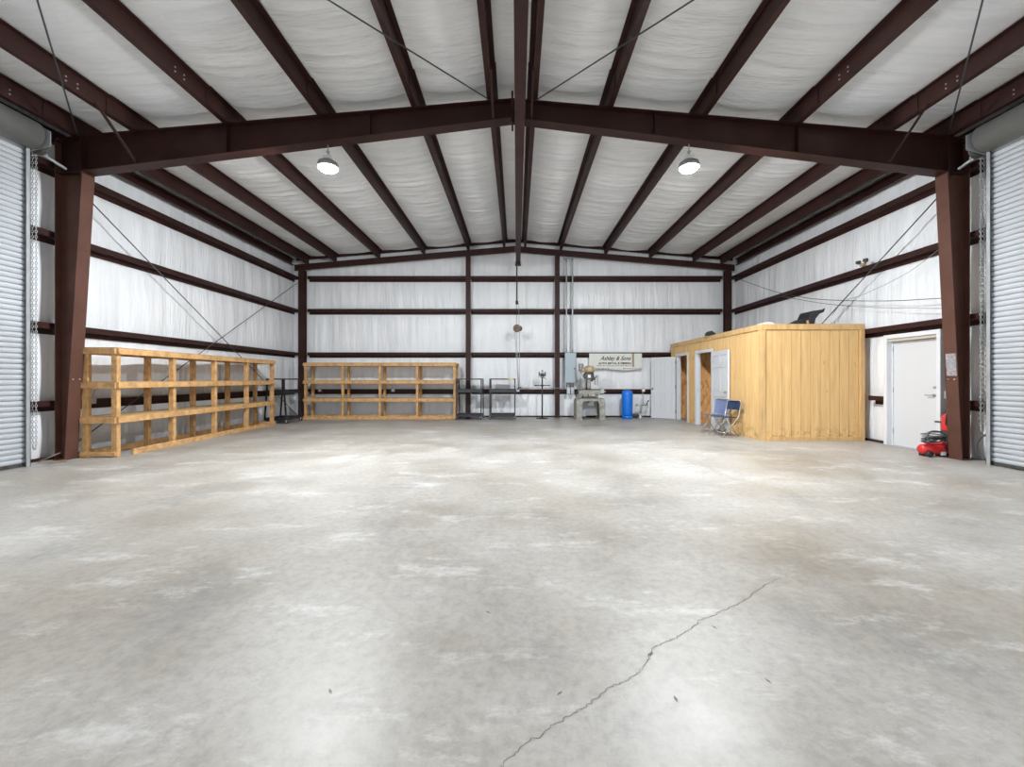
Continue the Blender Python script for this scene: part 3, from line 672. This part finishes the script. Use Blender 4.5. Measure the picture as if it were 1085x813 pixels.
# ------------------------------------------------------------------ blue tank
d = 13.62; x = X(664.6, d)
t = thing('pressure_tank', 'upright blue pressure tank standing against the back wall', 'tank', (x, d, 0))
MB().lathe([(.0, .09), (.165, .10), (.178, .14), (.180, .80), (.172, .87), (.14, .91), (.08, .935), (0, .94)], n=36).build('body', 'blue', t)
MB().lathe([(.155, 0), (.165, .0), (.165, .098), (.155, .098), (.155, .0)], n=36).build('skirt', 'blue', t)
MB().lathe([(.02, .93), (.02, .955), (0, .955)], n=12).build('valve_cap', 'rubber', t)

# ------------------------------------------------------------------ small water pump with pipes
d = 13.72; x = X(678.5, d)
t = thing('water_pump', 'small pump with riser pipe and valve between the blue tank and white door', 'pump', (x, d, 0))
MB().lathe([(0, -.10), (.05, -.10), (.06, -.06), (.06, .07), (.045, .10), (0, .10)], (-.16, 0, .09), 'x', 16).box(-.22, -.10, -.05, .05, 0, .03).build('motor', 'iron_dark', t)
MB().lathe([(.0, .0), (.07, 0), (.07, .03), (.04, .08), (.05, .14), (0, .16)], n=16).build('pump_body', 'galv', t)
MB().tube([(-.05, 0, .09), (-.05, 0, .10), (-.02, 0, .10)], .02, 8).tube([(0, 0, .14), (.02, 0, .28), (.04, 0, .42)], [.025, .035, .03], 10).build('outlet', 'iron', t)
MB().tube([(-.13, 0, .43), (.20, 0, .43)], .02, 8).lathe([(.04, -.02), (.04, .02)], (-.13, 0, .43), 'x', 12).build('cross_pipe', 'conduit', t)
MB().tube([(.09, .02, .43), (.09, .02, .80), (.085, .05, .88)], .014, 8).build('riser_pipe', 'conduit', t)
MB().tube([(.20, 0, .43), (.23, -.02, .52), (.27, -.02, .60)], [.02, .018, .026], 8).build('valve_handle', 'black', t)
MB().tube(rope([(.20, 0, .44), (.24, .02, .46), (.28, .06, .42), (.29, .10, .34)], 8), .009, 6).build('hose', 'iron_dark', t)
xx = X(693.3, 13.95)
solo(MB().tube([(xx, 13.97, .05), (xx, 13.97, 1.98)], .018, 10), 'vertical_pipe', 'conduit', 'thin vertical grey pipe on the back wall beside the open white door', 'pipe', (xx, 13.97, .05))

# outlet boxes and conduit on the low girt
for k, (px, lab) in enumerate(((339, 'behind the left end of the back rack'), (416.5, 'behind the middle of the back rack'), (548.7, 'below the hanging hoist chain'), (638.3, 'right of the milling machine'), (681.6, 'above the small pump'))):
    xx = X(px, 14.0)
    b_ = solo(MB().box(xx-.055, xx+.055, GI_B-.045, GI_B-.002, .87, .985), 'outlet_box', 'galv', f'grey outlet box on the back wall, {lab}', 'outlet box', (xx, GI_B-.02, .87), 'outlet boxes on the back wall')
    MB().box(xx-.03, xx+.03, GI_B-.052, GI_B-.0455, .89, .965).build('outlet_face', 'paper', b_, world=False).location = tuple(-Vector(b_.location))
xx = X(550.5, 13.9)
solo(MB().box(xx-.05, xx+.06, 13.88, 13.96, .985, 1.03), 'plug_adapter', 'rubber', 'black plug sitting on the outlet box below the hoist', 'plug', (xx, 13.92, .985))
solo(MB().tube([(X(551, 14), GI_B-.02, 1.0), (1.28, GI_B-.02, 1.0)], .012, 6).tube([(1.28, GI_B-.02, 1.0), (1.28, GI_B-.10, 1.0), (1.28, 13.82, 1.0), (1.46, 13.82, 1.0), (1.46, GI_B-.02, 1.0), (X(600, 14), GI_B-.02, 1.0)], .012, 6),
     'conduit_run', 'conduit', 'thin conduit running along the lowest girt from the hoist to the panel', 'conduit', (X(551, 14), GI_B-.02, 1.0))
yy = 7.25
solo(MB().box(GI_L+.002, GI_L+.05, yy-.05, yy+.05, .87, .98).tube(rope([(GI_L+.03, yy, .98), (GI_L+.04, yy+.05, 1.12), (GI_L+.04, yy+.25, 1.16), (GI_L+.04, yy+.45, 1.08), (GI_L+.04, yy+.5, .96)], 8), .008, 6),
     'outlet_box', 'galv', 'outlet box with looped cable on the left wall behind the long rack', 'outlet box', (GI_L, yy, .87))

# ------------------------------------------------------------------ banner
d = 13.985; x0, x1 = X(624.3, d), X(680.1, d); zt, zbm = 2.17, Z(391.7, d)
t = thing('shop_banner', 'cream lettered banner hung on the back wall above the blue tank', 'banner', ((x0+x1)/2, d, zbm))
nxx = 40; vs = []
for j in range(2):
    for i in range(nxx+1):
        u = i/nxx; sl = .09*(1-u) if False else 0
        for z in (zt+.0, zbm+.02*math.sin(u*7)):
            vs.append((x0+(x1-x0)*u, d+.004*math.sin(u*22)+(j*.004), z))
o = (nxx+1)*2; fs = []
for i in range(nxx):
    a = 2*i; fs += [(a, a+1, a+3, a+2), (o+a, o+a+2, o+a+3, o+a+1)]
    fs += [(a, a+2, o+a+2, o+a), (a+1, o+a+1, o+a+3, a+3)]
MB().add(vs, fs).build('sheet', 'banner', t, world=True)
def text(s, size, x, z, m, shear=0, name='lettering', stretch=1, y=d-.008, wid=None):
    cu = bpy.data.curves.new('lettering', 'FONT'); cu.body = s; cu.size = size; cu.shear = shear; cu.extrude = .0005; cu.offset = .003
    ob = bpy.data.objects.new('tmp', cu); C.objects.link(ob)
    bpy.context.view_layer.update()
    me = bpy.data.meshes.new_from_object(ob.evaluated_get(bpy.context.evaluated_depsgraph_get()))
    C.objects.unlink(ob); bpy.data.objects.remove(ob)
    w = max(v.co.x for v in me.vertices)
    k = (wid/w) if wid else 1
    for v in me.vertices: v.co = Vector((v.co.x*k+x, -v.co.z+y, v.co.y+z))-Vector(t['_o'])
    me.materials.clear(); me.materials.append(M[m]); r = bpy.data.objects.new(name, me); C.objects.link(r); r.parent = t; return r
text('Ashley & Sons', .19, X(636, d), Z(381.7, d), 'ink', .45, wid=X(668.5, d)-X(636, d))
text('AUTO METAL & DESIGN', .085, X(634, d), Z(386.0, d), 'ink', 0, wid=X(668.5, d)-X(634, d))
mb = MB(); random.seed(3)
for (za, xa, xb2, hgt) in ((388.1, 632, 670, .035), (391.0, 631, 645, .045), (391.2, 660, 679, .045), (391.3, 646.5, 657, .02)):
    px = xa
    while px < xb2:
        w = random.uniform(.5, 1.3); xx = X(px, d); z0 = Z(za, d)
        mb.box(xx, xx+w*.02, d-.009, d-.0075, z0, z0+hgt*random.uniform(.5, 1)); px += w+random.uniform(.2, .7)
mb.build('small_print', 'ink', t, world=True)
MB().box(X(669.6, d), X(671.8, d), d-.012, d-.0075, Z(389, d), zt).build('brown_tape', 'tape', t, world=True)

# ------------------------------------------------------------------ wooden office
OX, OY, OZ = 5.17, 8.71, 2.45
OXR = GI_R-.015
t = thing('plywood_office', 'yellow grooved plywood office built into the back right corner', 'office enclosure', (OX, OY, 0))
def siding(axis, s0, s1, z0, z1, face, sgn, origin):
    """grooved boards; face = coordinate of outer face, sgn = outward direction"""
    mb = MB(); k0 = math.floor((s0-origin)/.203)
    def bx(a, b, p0, p1):
        if axis == 'y': mb.box(p0, p1, a, b, z0, z1)
        else: mb.box(a, b, p0, p1, z0, z1)
    bx(s0, s1, face-sgn*.012, face-sgn*.024)
    k = k0
    while origin+k*.203 < s1:
        a = max(s0, origin+k*.203+.0065); b = min(s1, origin+(k+1)*.203-.0065)
        if b-a > .004: bx(a, b, face, face-sgn*.012)
        k += 1
    return mb
D1 = (12.48, 13.30); D2 = (10.92, 11.87); DH = 2.05
mb = MB()
for (a, b, z0, z1) in ((OY, D2[0], 0, OZ), (D2[0], D2[1], DH, OZ), (D2[1], D1[0], 0, OZ), (D1[0], D1[1], DH, OZ), (D1[1], 13.82, 0, OZ)):
    q = siding('y', a, b, z0, z1, OX, -1, OY); mb.add(q.v, q.f)
mb.build('side_wall', 't111', t, world=True)
q = siding('x', OX+.02, OXR, 0, OZ, OY, -1, OX+.02); q.build('front_wall', 't111', t, world=True)
# inner lining and partitions
mb = MB()
for (a, b, z0, z1) in ((OY+.1, D2[0], 0, 2.36), (D2[0], D2[1], DH, 2.36), (D2[1], D1[0], 0, 2.36), (D1[0], D1[1], DH, 2.36), (D1[1], 13.82, 0, 2.36)):
    mb.box(OX+.10, OX+.112, a, b, z0, z1)
mb.box(OX+.11, OXR, OY+.10, OY+.112, 0, 2.36); mb.box(OXR-.012, OXR, OY+.112, 13.82, 0, 2.36); mb.box(OX+.02, OXR-.012, 13.80, 13.83, 0, 2.36)
mb.box(OX+.112, OXR-.012, 12.10, 12.112, 0, 2.36).box(OX+.112, OXR-.012, 12.20, 12.212, 0, 2.36)
mb.build('osb_lining', 'osb', t, world=True)
mb = MB()
for yy in (OY+.06, 9.3, 9.9, 10.5, D2[0]-.05, D2[1]+.03, 12.15, D1[0]-.05, D1[1]+.03, 13.7): mb.box(OX+.02, OX+.10, yy-.019, yy+.019, 0, 2.36)
mb.build('studs', 'pine', t, world=True)
MB().box(OX+.0, OXR, OY+.0, 13.83, 2.452, 2.47).build('roof_deck', 'ply', t, world=True)
MB().box(OX+.02, OXR-.012, OY+.02, 13.80, 2.362, 2.375).build('inner_ceiling', 'ply', t, world=True)
# trims
MB().box(OX-.022, OX-.001, OY-.02, 13.82, OZ-.10, OZ+.015).build('side_top_trim', 'trimwood', t, world=True, bevel=.003)
MB().box(OX+.06, OXR, OY-.022, OY-.001, OZ-.10, OZ+.015).build('front_top_trim', 'trimwood', t, world=True, bevel=.003)
MB().box(OX-.026, OX-.001, OY-.026, OY+.07, 0, OZ+.016).build('corner_trim', 'trimwood', t, world=True, bevel=.003)
MB().box(OX-.001, OX+.075, OY-.026, OY-.001, 0, OZ+.016).build('corner_trim', 'trimwood', t, world=True, bevel=.003)
MB().box(OXR-.085, OXR, OY-.024, OY-.001, 0, OZ-.101).build('end_trim', 'trimwood', t, world=True, bevel=.003)
MB().box(OX+.076, OXR-.086, OY-.020, OY-.001, 0, .085).build('bottom_trim', 'trimwood', t, world=True, bevel=.003)
office = t
def door_frame(a, b):
    mb = MB(); w = .06
    mb.box(OX-.016, OX-.001, a-w, a, 0, DH+w).box(OX-.016, OX-.001, b, b+w, 0, DH+w).box(OX-.016, OX-.001, a, b, DH, DH+w)
    mb.box(OX-.016, OX+.115, a, a+.018, 0, DH).box(OX-.016, OX+.115, b-.018, b, 0, DH).box(OX-.016, OX+.115, a+.018, b-.018, DH-.018, DH)
    mb.box(OX+.04, OX+.055, b-.03, b-.018, 0, DH-.018)
    return mb.build('door_frame', 'white', office, world=True)
door_frame(*D1)
f2 = door_frame(*D2)
MB().box(OX+.03, OX+.06, D2[1]-.021, D2[1]-.0185, .94, 1.02).build('strike_plate', 'brass', f2, world=False).location = tuple(-Vector(office['_o']))
def panel_door(W, H, hinge, ang, knob_side):
    """six panel leaf; local x runs from hinge to latch, y is thickness"""
    T = .045; fr = MB(); fr.box(0, W, .017, T-.017, .01, H)
    st = .11; cx_ = W/2; rails = [(.01, .22), (.86, 1.00), (1.60, 1.70), (H-.11, H)]
    for y0, y1 in ((0, .017), (T-.017, T)):
        fr.box(0, st, y0, y1, .01, H).box(W-st, W, y0, y1, .01, H).box(cx_-.05, cx_+.05, y0, y1, .01, H)
        for z0, z1 in rails: fr.box(st, cx_-.05, y0, y1, z0, z1).box(cx_+.05, W-st, y0, y1, z0, z1)
        for (z0, z1) in zip([r[1] for r in rails], [r[0] for r in rails][1:]):
            for xa, xb2 in ((st, cx_-.05), (cx_+.05, W-st)):
                yy = (y0+.004, y1-.001) if y0 == 0 else (y0+.001, y1-.004)
                fr.box(xa+.022, xb2-.022, *yy, z0+.022, z1-.022)
    o = fr.build('door', 'door_white', office)
    o.location = Vector(hinge)-Vector(office['_o']); o.rotation_euler = (0, 0, ang)
    for s_, y in ((-1, -.001), (1, T+.001)):
        MB().lathe([(0, 0), (.03, 0), (.028, s_*.01), (.012, s_*.015), (.012, s_*.035), (.028, s_*.045), (.028, s_*.06), (0, s_*.068)], (W-.06, y, .98), 'y', 16).build('knob', 'brass', o)
    for z in (.2, 1.0, 1.8):
        MB().box(-.006, .004, -.002, T+.002, z, z+.10).tube([(-.008, -.006, z), (-.008, -.006, z+.1)], .008, 8).build('hinge', 'iron', o)
    return o
a1 = math.atan2(.50, -.62)                    # far door, swung out into the hall
dd = panel_door(.80, 2.02, (OX-.03, D1[1]+.03, 0), math.radians(180-40), 1)
dd['label'] = 'white six panel door swung open towards the back wall'
dd = panel_door(.93, 2.02, (OX-.045, D2[0]-.04, 0), math.radians(268), 1)
dd['label'] = 'white six panel door folded back against the plywood wall'

# things lying on the office roof
rz_ = 2.47
t = thing('office_chair', 'broken black office chair lying on the office roof', 'chair', (6.1, 9.25, rz_))
MB().prism([(.28, .0), (.44, .02), (.47, .16), (.56, .27), (.66, .31), (.66, .37), (.52, .35), (.38, .33), (.32, .20)], 'y', -.20, .20).build('backrest', 'black', t, bevel=.02)
MB().prism([(-.22, .0), (.30, .0), (.34, .16), (.28, .18), (.10, .09), (-.22, .04)], 'y', -.22, .22).build('seat', 'black', t, bevel=.02)
for k in range(5):
    a = k*2*PI/5; c = MB().tube([(-.30, 0, .05), (-.30+.2*math.cos(a), .2*math.sin(a), .035)], [.022, .014], 8).build('base_leg', 'black', t)
MB().tube([(.62, -.16, .33), (.68, -.16, .38)], .02, 8).build('headrest_bar', 'black', t)
def on_roof(mb, name, m, label, cat, x, y, bevel=0): return solo(mb, name, m, label, cat, (x, y, rz_), bevel=bevel)
x = X(812, 8.85); on_roof(MB().prism([(x-.12, rz_), (x+.13, rz_), (x+.13, rz_+.03), (x+.04, rz_+.05), (x-.08, rz_+.04)], 'y', 8.78, 9.05), 'folded_sheet', 'paper', 'white folded sheet lying on the front corner of the office roof', 'sheet', x, 8.9, .01)
x = X(754.5, 10.9); on_roof(MB().prism([(x-.10, rz_), (x+.13, rz_), (x+.10, rz_+.05), (x-.01, rz_+.12), (x-.07, rz_+.07)], 'y', 10.9, 11.15), 'black_bag', 'rubber', 'small black bag on the office roof above the open doors', 'bag', x, 11.0, .02)
x = X(882, 9.0); on_roof(MB().box(x-.04, x+.04, 8.95, 9.02, rz_, rz_+.03).bar((x-.035, 8.98, rz_+.03), (x-.04, 8.98, rz_+.07), .012).bar((x+.035, 8.98, rz_+.03), (x+.04, 8.98, rz_+.08), .012), 'metal_bracket', 'motor', 'small grey metal bracket on the office roof right of the black chair', 'bracket', x, 8.98)
x = X(853.5, 8.9); on_roof(MB().bar((x, 8.82, rz_), (x-.015, 8.82, rz_+.09), .03), 'wood_block', 'pine', 'small pale wood block on the office roof in front of the black chair', 'wood block', x, 8.82)

# ------------------------------------------------------------------ folding chairs
def fchair(label, loc, rz, pad, backw, group=None):
    t = thing('folding_chair', label, 'chair', loc, rz, group)      # faces local +x
    w = .21
    for s_ in (-1, 1):
        MB().tube([(-.27, s_*w, .78), (-.20, s_*w, .45), (.24, s_*(w+.01), .012)], .012, 8).build('front_leg', 'tube', t)
        MB().tube([(.12, s_*(w-.03), .43), (-.22, s_*(w-.03), .012)], .012, 8).build('rear_leg', 'tube', t)
    MB().tube([(-.27, -w, .78), (-.275, -w+.05, .81), (-.275, w-.05, .81), (-.27, w, .78)], .012, 8).build('top_tube', 'tube', t)
    MB().tube([(.16, -w, .11), (.16, w, .11)], .009, 8).build('front_stretcher', 'tube', t)
    MB().tube([(-.17, -w+.03, .07), (-.17, w-.03, .07)], .009, 8).build('rear_stretcher', 'tube', t)
    MB().prism([(-.20, .425), (.20, .445), (.22, .452), (.20, .462), (-.19, .442)], 'y', -w+.015, w-.015).build('seat', pad, t, bevel=.006)
    mb = MB(); n = 8
    for i in range(n):
        y0 = -w+.005+(2*w-.01)*i/n; y1 = -w+.005+(2*w-.01)*(i+1)/n
        u0, u1 = [1-(2*abs((k)/n-.5))**2 for k in (i, i+1)]
        b0 = .78-backw
        vs = []
        for (y, u) in ((y0, u0), (y1, u1)):
            for z in (b0, .80):
                xx = -.275+(.78-z)*.22-.03*u
                vs += [(xx-.006, y, z), (xx+.006, y, z)]
        mb.add(vs, [(0, 2, 6, 4), (1, 5, 7, 3), (2, 3, 7, 6), (0, 4, 5, 1), (0, 1, 3, 2), (4, 6, 7, 5)])
    mb.build('backrest', pad, t)
    return t
fchair('blue folding chair with tall back in front of the open white door', (4.79, 9.98, 0), math.radians(203), 'chair_blue', .32, 'folding chairs by the office')
fchair('navy padded folding chair against the plywood office wall', (4.74, 9.42, 0), math.radians(194), 'chair_navy', .18, 'folding chairs by the office')

# ------------------------------------------------------------------ right column corner: extinguisher, hoses, compressor
x = X(1000.5, 6.93); y = 6.89
ex = thing('fire_extinguisher', 'red fire extinguisher hung on the stud beside the right column', 'fire extinguisher', (7.19, 6.88, .44))
MB().lathe([(0, 0), (.07, 0), (.078, .015), (.078, .22), (.06, .265), (.022, .29), (.022, .31), (0, .31)], n=24).build('cylinder', 'red', ex)
MB().box(-.02, .02, -.06, .03, .31, .33).box(-.015, .015, -.08, .02, .345, .355).build('valve_lever', 'rubber', ex)
MB().tube(rope([(0, -.02, .32), (-.06, -.05, .31), (-.085, -.05, .2), (-.08, -.05, .1)], 6), .008, 6).build('hose', 'rubber', ex)
MB().box(-.05, .05, -.0805, -.0785, .08, .18).build('label_sticker', 'paper', ex)
MB().box(-.02, .02, .075, .20, .12, .15).box(-.03, .03, .03, .05, .10, .16).build('wall_bracket', 'iron_dark', ex)
t = thing('air_compressor', 'small red portable air compressor on the floor behind the right column', 'air compressor', (7.06, 6.98, 0))
MB().lathe([(0, -.24), (.06, -.235), (.085, -.20), (.09, 0), (.085, .20), (.06, .235), (0, .24)], (0, 0, .12), 'x', 24).build('tank', 'red', t)
MB().box(-.12, .10, -.05, .05, .205, .225).lathe([(0, .0), (.04, 0), (.04, .04), (0, .045)], (.12, 0, .20)).build('motor_housing', 'red', t, bevel=.01)
for sx in (-.15, .13): MB().box(sx-.02, sx+.02, -.09, .09, 0, .06).build('foot', 'rubber', t)
MB().lathe([(0, -.02), (.05, -.02), (.05, .02), (0, .02)], (-.17, -.10, .05), 'y', 16).build('wheel', 'rubber', t)
MB().box(.02, .10, -.105, -.091, .03, .09).build('white_label', 'paper', t)
t = thing('coiled_hose', 'tangled coil of dark hose piled on the red compressor', 'hose', (7.04, 6.96, .225))
random.seed(5)
pts = []
for k in range(90):
    a = k*2*PI/14; r = .13+.05*math.sin(k*.9); zc = .03+.13*k/90
    pts.append((r*1.45*math.cos(a)+.02*math.sin(k*1.7), .55*r*math.sin(a)*1.1, zc+.02*math.sin(a*.5+k*.3)))
MB().tube(rope(pts[:60], 3), .011, 6).build('coil', 'hose', t)
MB().tube(rope(pts[45:], 3), .012, 6).build('coil', 'motor', t)
MB().tube(rope([(-.08, -.12, .06), (-.2, -.13, .05), (-.23, -.12, .13), (-.15, -.11, .21), (.0, -.12, .2), (.12, -.12, .12), (.23, -.16, .05)], 8), .013, 6).build('loose_loop', 'hose', t)
# switch boxes near the stud, notice on the column
solo(MB().box(7.18, GI_R-.014, 6.90, 6.929, .98, 1.11).box(7.20, 7.23, 6.888, 6.90, 1.0, 1.09), 'switch_box', 'galv', 'grey switch box on the stud beside the right column', 'switch box', (7.26, 6.91, .98), bevel=.004)
solo(MB().box(7.26, GI_R-.014, 6.89, 6.929, 1.83, 1.97), 'junction_box', 'white', 'small white box high on the stud beside the right column', 'junction box', (7.27, 6.91, 1.83), bevel=.006)
def colx(z): return XC+7.0+(7.23-7.0)*(4.62-z)/4.6-.0165
mb = MB(); zs = (1.36, 1.72)
mb.add([(colx(z), y, z) for z in zs for y in (YM-.085, YM+.07)]+[(colx(z)+.002, y, z) for z in zs for y in (YM-.085, YM+.07)],
       [(0, 2, 3, 1), (4, 5, 7, 6), (0, 1, 5, 4), (2, 6, 7, 3), (0, 4, 6, 2), (1, 3, 7, 5)])
solo(mb, 'notice_sticker', 'label', 'faded grey notice stuck on the inner face of the right column', 'notice', (colx(1.36), YM, 1.36))
# flood lamp on right wall girt
p = rw(914.5, 275, GI_R-.03)
t = thing('emergency_light', 'small twin head light on the second girt of the right wall', 'light', (GI_R-.03, p[1], GZR[1]+.09))
MB().box(-.03, .03, -.05, .05, 0, .06).build('body', 'tan', t)
for s_ in (-1, 1): MB().lathe([(0, -.03), (.035, -.03), (.045, .03), (0, .03)], (-.03, s_*.09, .10), 'x', 14).tube([(0, s_*.03, .05), (-.01, s_*.09, .09)], .01, 6).build('lamp_head', 'iron_dark', t)
# loose cable by right roller door, scraps by left column
x = XR-.22
solo(MB().tube(rope([(x, 6.33, .86), (x-.02, 6.46, .78), (x-.02, 6.50, .55), (x-.02, 6.42, .42), (x-.02, 6.36, .50), (x-.02, 6.52, .30), (x-.03, 6.47, .12), (x-.05, 6.40, .05)], 8), .008, 6), 'loose_cable', 'wire', 'loose looped cable hanging beside the right roller door', 'cable', (x, 6.33, .86))
solo(MB().bar((-7.42, 6.40, .02), (-7.22, 6.52, .14), .035, .02), 'scrap_stick', 'wood_old', 'weathered stick leaning at the foot of the left column', 'wood scrap', (-7.32, 6.46, .0))
solo(MB().bar((-7.20, 6.36, .018), (-7.10, 6.50, .018), .05, .03), 'scrap_block', 'wood_old', 'dark wood scraps on the floor by the left column', 'wood scrap', (-7.15, 6.43, .0))

# ------------------------------------------------------------------ light and world
w = bpy.data.worlds.new('World'); S.world = w; w.use_nodes = True
bg = w.node_tree.nodes['Background']; bg.inputs['Color'].default_value = (.86, .93, 1.0, 1); bg.inputs['Strength'].default_value = 3.6
# ground outside the open doorway
g = MB().box(-40, 40, -60, YF-.11, -.2, -.02); struct(g.build('ground_outside', 'concrete'))

S.view_settings.view_transform = 'Standard'
S.view_settings.look = 'None'
S.view_settings.gamma = 1
S.view_settings.exposure = 0.10
S.view_settings.use_curve_mapping = False
for o in bpy.data.objects:
    if '_o' in o.keys(): del o['_o']
